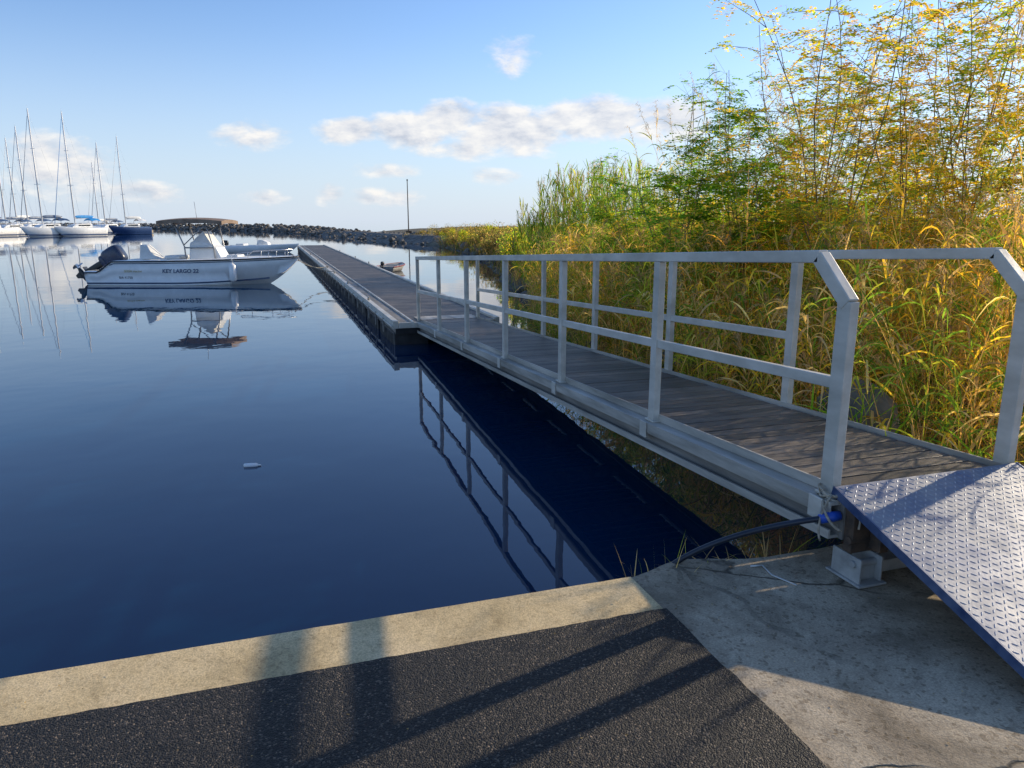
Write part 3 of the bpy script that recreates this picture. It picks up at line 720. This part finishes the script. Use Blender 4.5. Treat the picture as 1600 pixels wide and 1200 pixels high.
struct(nv.build('quayside_weeds','reed'),'stuff','bright green weeds growing beside the gangway','weeds')
nv=NV(); n=90; b=np.stack([rng.uniform(1.55,2.5,n),rng.uniform(2.88,3.0,n),np.full(n,-.12)],1)
ribbons(nv,b,unit(rdir(n,.7,1)),rng.uniform(.12,.34,n),.006,rng.uniform(.1,.5,n),pal(n,[STRAW,DRY,YG],[.5,.3,.2]),4)
struct(nv.build('edge_tufts','reed'),'stuff','thin dry grass growing from the quay edge','grass')

# ------------------------------------------------------------ trees
def make_tree(h,spread,stems,leaves,cols,pw,name='sapling_tree',lsz=1.0):
    e=empty(name); T=MB(); LP=[];LD=[]
    for s in range(stems):
        a=U(0,6.28); lean=U(.15,.65)*spread; hh=h*U(.55,1.0); pts=[]; 
        wob=U(0,6)
        for i in range(9):
            t=i/8; pts.append(Vector((math.cos(a)*lean*t**1.3*hh*.5+.13*math.sin(wob+t*6)*t+.04*math.cos(a),math.sin(a)*lean*t**1.3*hh*.5+.13*math.cos(wob+t*5)*t,hh*t)))
        T.tube(pts,[.009*h/4*(1-.85*i/8)+.002 for i in range(9)],6)
        nb=int(12*h/4)
        for k in range(nb):
            t=.2+.79*k/nb+U(-.03,.03); t=min(.99,t); i=min(7,int(t*8)); p=pts[i].lerp(pts[i+1],t*8-i)
            ba=U(0,6.28); bl=(1.35-t)*h*.235*spread*U(.5,1.3)+.14; be=U(.1,.85)
            d=Vector((math.cos(ba)*math.cos(be),math.sin(ba)*math.cos(be),math.sin(be)))
            bp=[p+d*bl*q+Vector((0,0,-.14*bl*q*q))+Vector((noise.noise(p*3+Vector((q*3,0,0)))*.1*q,noise.noise(p*3+Vector((0,q*3,0)))*.1*q,0)) for q in (0,.33,.66,1)]
            T.tube(bp,[.0045,.0035,.0025,.0012],4)
            for q in range(int(leaves*bl/.6)+1):
                f=U(.3,1.0)**.6; i2=min(2,int(f*3)); pp=bp[i2].lerp(bp[i2+1],f*3-i2)
                if random.random()<.45:
                    sd=Vector((U(-1,1),U(-1,1),U(-.2,.8))).normalized()*U(.06,.24); T.tube([pp,pp+sd],[.002,.001],3); pp=pp+sd
                LP.append(pp[:]); a3=U(0,6.28); LD.append((math.cos(a3),math.sin(a3),U(-.35,.55)))
    T.build('trunk','bark',e,smooth=True)
    LP=np.array(LP); LD=unit(np.array(LD)); N=len(LP); nv=NV()
    cl=np.array([noise.noise(Vector(p)*1.3) for p in LP]); c=pal(N,cols,pw,.2); c*= (1+.5*cl)[:,None]
    ln=rng.uniform(.18,.30,N)*lsz; up=np.array([0,0,1.])
    sd=unit(np.cross(LD,up))
    K=6
    for k in range(K):
        f=(k+1)/K
        c0=LP+LD*(ln*f)[:,None]; c0[:,2]-=ln*f*f*.35
        for s in (-1,1):
            dd=unit(sd*s+LD*.35+rng.normal(0,.15,(N,3))); nn=unit(up+rng.normal(0,.45,(N,3)))
            diamonds(nv,c0,dd,nn,rng.uniform(.040,.064,N)*lsz,rng.uniform(.021,.033,N)*lsz,np.clip(c*(1+rng.normal(0,.1,(N,1))),.004,.9))
    ribbons(nv,LP,LD,ln,.004,.35,c*.8,2,np.array([1,1,.5]))
    nv.build('crown','leaf',e); return e
Tg=make_tree(3.7,1.05,6,15,[GREEN,(.18,.36,.05),YG,YEL],[.35,.3,.3,.05])
Ty=make_tree(4.3,.95,6,8,[GREEN,YG,YEL,OCH],[.10,.34,.42,.14])
Tm=make_tree(4.1,1.05,6,10,[GREEN,YG,YEL,OCH],[.26,.40,.26,.08])
def put(src,x,y,rz,sc,label,first=set()):
    z=float(hgt(x,y))-.05
    if src.name not in first: first.add(src.name); o=src; o.location=(x,y,z); o.rotation_euler=(0,0,rz); o.scale=(sc,sc,sc)
    else: o=copy_thing(src,(x,y,z),rz,sc)
    lab(o,label,'tree','sapling trees on the bank'); return o
lg='slender green leafed sapling growing on the reed bank'; ly='sparse yellowing sapling with thin bare stems among reeds'; lm='mixed green and yellow leafed sapling among reeds'
for s,x,y,rz,sc,l in [(Tg,5.85,10.0,0,1.1,lg),(Tg,6.5,9.2,1,1.05,lg),(Ty,6.9,8.0,2,1.1,ly),(Ty,7.9,7.6,4,1.0,ly),(Tm,8.6,7.3,3,1.08,lm),(Ty,9.4,8.3,1,1.15,ly),
                      (Tm,6.3,7.2,.5,.6,lm),(Ty,5.8,6.3,2.2,.5,ly),(Tm,8.6,10.6,4.2,1.1,lm),(Tg,6.4,12.5,2.5,.8,lg),(Tm,8.3,13.4,3.3,.8,lm),(Ty,9.8,7.0,3.2,1.05,ly),
                      (Ty,7.3,6.7,4.4,.6,ly),(Tm,7.5,9.3,.2,1.0,lm),(Tg,10.2,9.6,2.2,.9,lg)]:
    put(s,x,y,rz,sc,l)
def make_shrub(r,h,cols,pw,n=2800):
    e=empty('shrub'); T=MB()
    for k in range(12):
        a=U(0,6.28); T.tube([(0,0,0),(math.cos(a)*r*.4,math.sin(a)*r*.4,h*.5),(math.cos(a)*r*.7,math.sin(a)*r*.7,h*U(.6,.9))],[.015,.01,.003],4)
    T.build('branches','bark',e)
    cs=[(U(-r,r)*.7,U(-r,r)*.7,h*U(.2,.85),U(.2,.45)*r) for _ in range(16)]
    nv=NV(); P=[];
    for i in range(n):
        c=random.choice(cs); d=rdir(1)[0]*c[3]*random.random()**.35; P.append((c[0]+d[0],c[1]+d[1],max(.02,c[2]+d[2])))
    P=np.array(P); col=pal(n,cols,pw,.25)*(1+.6*np.array([noise.noise(Vector(p)*2) for p in P]))[:,None]
    diamonds(nv,P,rdir(n,-.3,1),rdir(n),rng.uniform(.05,.11,n),rng.uniform(.025,.05,n),np.clip(col,.005,.9)); nv.build('crown','leaf',e); return e
S1=make_shrub(1.0,1.3,[GREEN,DG,YG],[.5,.1,.4],3000); S2=make_shrub(1.1,1.0,[DRY,(.20,.14,.08),(.12,.15,.05)],[.3,.35,.35],3200); S3=make_shrub(1.0,1.2,[YEL,YG,GREEN],[.25,.45,.3],2800)
first=set(); random.seed(11)
spots=[]
for i in range(74):
    y=13+66*(i/74)**1.2+U(-1,1); spots.append((float(shore(y))+U(.5,6),y,U(.6,1.15),S2 if (y>27 and random.random()<.8) else None))
spots+=[(9.0,11.5,1.4,S3),(10.2,13.2,1.5,S3),(8.0,14.8,1.3,S1),(11.5,12.5,1.6,S1),(11.5,15.5,1.7,S3),(9.4,16.4,1.4,S1),(12.2,19,1.6,S1),(13.5,23,1.6,S3),(15,28,1.3,S1),(11,18,1.5,S3),
        (8.8,20.0,.9,S3),(9.7,27.5,1.2,S3),(10.2,29.5,1.2,S2),(11.2,32,1.25,S1),(12.0,35,1.3,S2),(12.8,39,1.3,S2),(13.8,44,1.3,S2),(14.6,50,1.4,S2),(12.5,29,1.5,S1),(7.6,16.6,.8,S3)]
for (x,y,sc,s) in spots:
    s=s or random.choice([S1,S2,S3])
    z=float(hgt(x,y))-.1
    if s.name not in first: first.add(s.name); o=s; o.location=(x,y,z); o.scale=(sc,)*3
    else: o=copy_thing(s,(x,y,z),U(0,6.28),sc)
    lab(o,{S1.name:'rounded green shrub on the shore bank',S2.name:'dry brown olive bush on the shore bank',S3.name:'yellow green shrub on the shore bank'}[s.name],'shrub','shrubs along the bank')

nv=NV(); n=420; b=np.stack([rng.uniform(-3,4,n),rng.uniform(1.0,2.8,n),np.full(n,.021)],1)
b[b[:,0]>1.5,2]=.004
diamonds(nv,b,rdir(n,-.05,.1),unit(rdir(n,.8,1)),rng.uniform(.005,.014,n),rng.uniform(.004,.008,n),pal(n,[(.35,.3,.25),(.2,.17,.13),(.4,.3,.15)],[1,1,.4]))
struct(nv.build('grit_and_leaf_debris','reed'),'stuff','pale grit and leaf crumbs on the pavement','debris')

# ------------------------------------------------------------ world + sun + camera
SUN_AZ=R(75); SUN_EL=R(21)
w=bpy.data.worlds.new('World'); scene.world=w; w.use_nodes=True; nt=w.node_tree; nt.nodes.clear()
out=nt.nodes.new('ShaderNodeOutputWorld')
sky=nt.nodes.new('ShaderNodeTexSky'); sky.sky_type='NISHITA'; sky.sun_disc=False; sky.sun_elevation=SUN_EL; sky.sun_rotation=SUN_AZ
sky.air_density=1.0; sky.dust_density=.3; sky.ozone_density=2.0
tc=nt.nodes.new('ShaderNodeTexCoord'); sp_=nt.nodes.new('ShaderNodeSeparateXYZ'); L(nt,tc.outputs['Generated'],sp_.inputs[0])
az=math_(nt,'MULTIPLY',math_(nt,'ARCTAN2',sp_.outputs[0],sp_.outputs[1]),57.2958)
el=math_(nt,'MULTIPLY',math_(nt,'ARCSINE',sp_.outputs[2]),57.2958)
hz=nt.nodes.new('ShaderNodeMapRange'); hz.interpolation_type='SMOOTHSTEP'; L(nt,el,hz.inputs[0]); hz.inputs[1].default_value=15; hz.inputs[2].default_value=-2; hz.inputs[3].default_value=0; hz.inputs[4].default_value=.86
skt=mixc(nt,1,sky.outputs[0],(.96,1.08,1.32),'MULTIPLY')
skc=mixc(nt,hz.outputs[0],skt,(4.3,5.0,6.1))
bg=nt.nodes.new('ShaderNodeBackground'); bg.inputs['Strength'].default_value=.15; L(nt,skc,bg.inputs['Color'])
def cvec(da,de):
    c=nt.nodes.new('ShaderNodeCombineXYZ'); L(nt,math_(nt,'MULTIPLY',math_(nt,'ADD',az,da),.24),c.inputs[0]); L(nt,math_(nt,'MULTIPLY',math_(nt,'ADD',el,de),.5),c.inputs[1]); return c.outputs[0]
n0=noisen(nt,cvec(0,0),1.3,8,.6,.15); n1=noisen(nt,cvec(.5,.5),1.3,8,.6,.15)
blobs=[(6.3,6.3,3.4,1.3,1),(10.5,6.4,4.6,1.8,1),(13.5,7.2,3.4,1.8,1),(18,6.4,6,2.4,1.1),(24,7.3,6,2.1,1.05),(29,7.0,5,2.0,.9),(15,5.2,6,1.1,.8),(-.5,5.8,3.8,1.4,.72),(18,11.6,2.6,2.0,.58),
       (-12.5,3.4,4.0,2.7,.88),(-8,1.8,3.6,1.1,.72),(4.4,1.9,1.5,1.2,.75),(8.5,3.6,3.6,.8,.68),(8.5,1.7,3.5,1.0,.72),(16.5,3.3,2.6,.9,.68),(0,1.6,2.4,.8,.65)]
mask=None
for a0,e0,ra,re,wt in blobs:
    dx=math_(nt,'DIVIDE',math_(nt,'SUBTRACT',az,a0),ra); dy=math_(nt,'DIVIDE',math_(nt,'SUBTRACT',el,e0),re)
    d=math_(nt,'ADD',math_(nt,'MULTIPLY',dx,dx),math_(nt,'MULTIPLY',dy,dy))
    mm=math_(nt,'MULTIPLY',math_(nt,'SUBTRACT',1,d,clamp=True),wt)
    mask=mm if mask is None else math_(nt,'MAXIMUM',mask,mm)
dens=math_(nt,'ADD',math_(nt,'MULTIPLY',mask,.95),math_(nt,'MULTIPLY',math_(nt,'SUBTRACT',n0,.5),1.6))
mr=nt.nodes.new('ShaderNodeMapRange'); mr.interpolation_type='SMOOTHSTEP'; L(nt,dens,mr.inputs[0]); mr.inputs[1].default_value=.20; mr.inputs[2].default_value=.82
gate=math_(nt,'MULTIPLY',mask,4,clamp=True); cd=math_(nt,'MULTIPLY',math_(nt,'MULTIPLY',mr.outputs[0],gate),.88)
lit=math_(nt,'ADD',.62,math_(nt,'MULTIPLY',math_(nt,'SUBTRACT',n0,n1),2.6),clamp=True)
cc=ramp(nt,lit,[(0,(.52,.56,.66)),(.5,(.80,.80,.83)),(1,(1.02,.98,.93))])
b2=nt.nodes.new('ShaderNodeBackground'); L(nt,cc,b2.inputs['Color']); b2.inputs['Strength'].default_value=1.0
ms=nt.nodes.new('ShaderNodeMixShader'); L(nt,cd,ms.inputs[0]); L(nt,bg.outputs[0],ms.inputs[1]); L(nt,b2.outputs[0],ms.inputs[2]); L(nt,ms.outputs[0],out.inputs['Surface'])

sd=Vector((math.sin(SUN_AZ)*math.cos(SUN_EL),math.cos(SUN_AZ)*math.cos(SUN_EL),math.sin(SUN_EL)))
sl=bpy.data.lights.new('sun','SUN'); sl.energy=5.0; sl.angle=R(.55); sl.color=(1,.84,.60)
so=bpy.data.objects.new('sun',sl); COL.objects.link(so); so.rotation_euler=sd.to_track_quat('Z','Y').to_euler(); so.location=(20,5,20)
cam=bpy.data.cameras.new('camera'); co=bpy.data.objects.new('camera',cam); COL.objects.link(co)
cam.sensor_width=36; cam.lens=1150/1600*36; cam.clip_start=.05; cam.clip_end=9000
co.location=(0,0,1.65); co.rotation_euler=(R(90-12.5),0,R(-18)); scene.camera=co
scene.view_settings.view_transform='Standard'; scene.view_settings.look='None'; scene.view_settings.exposure=0
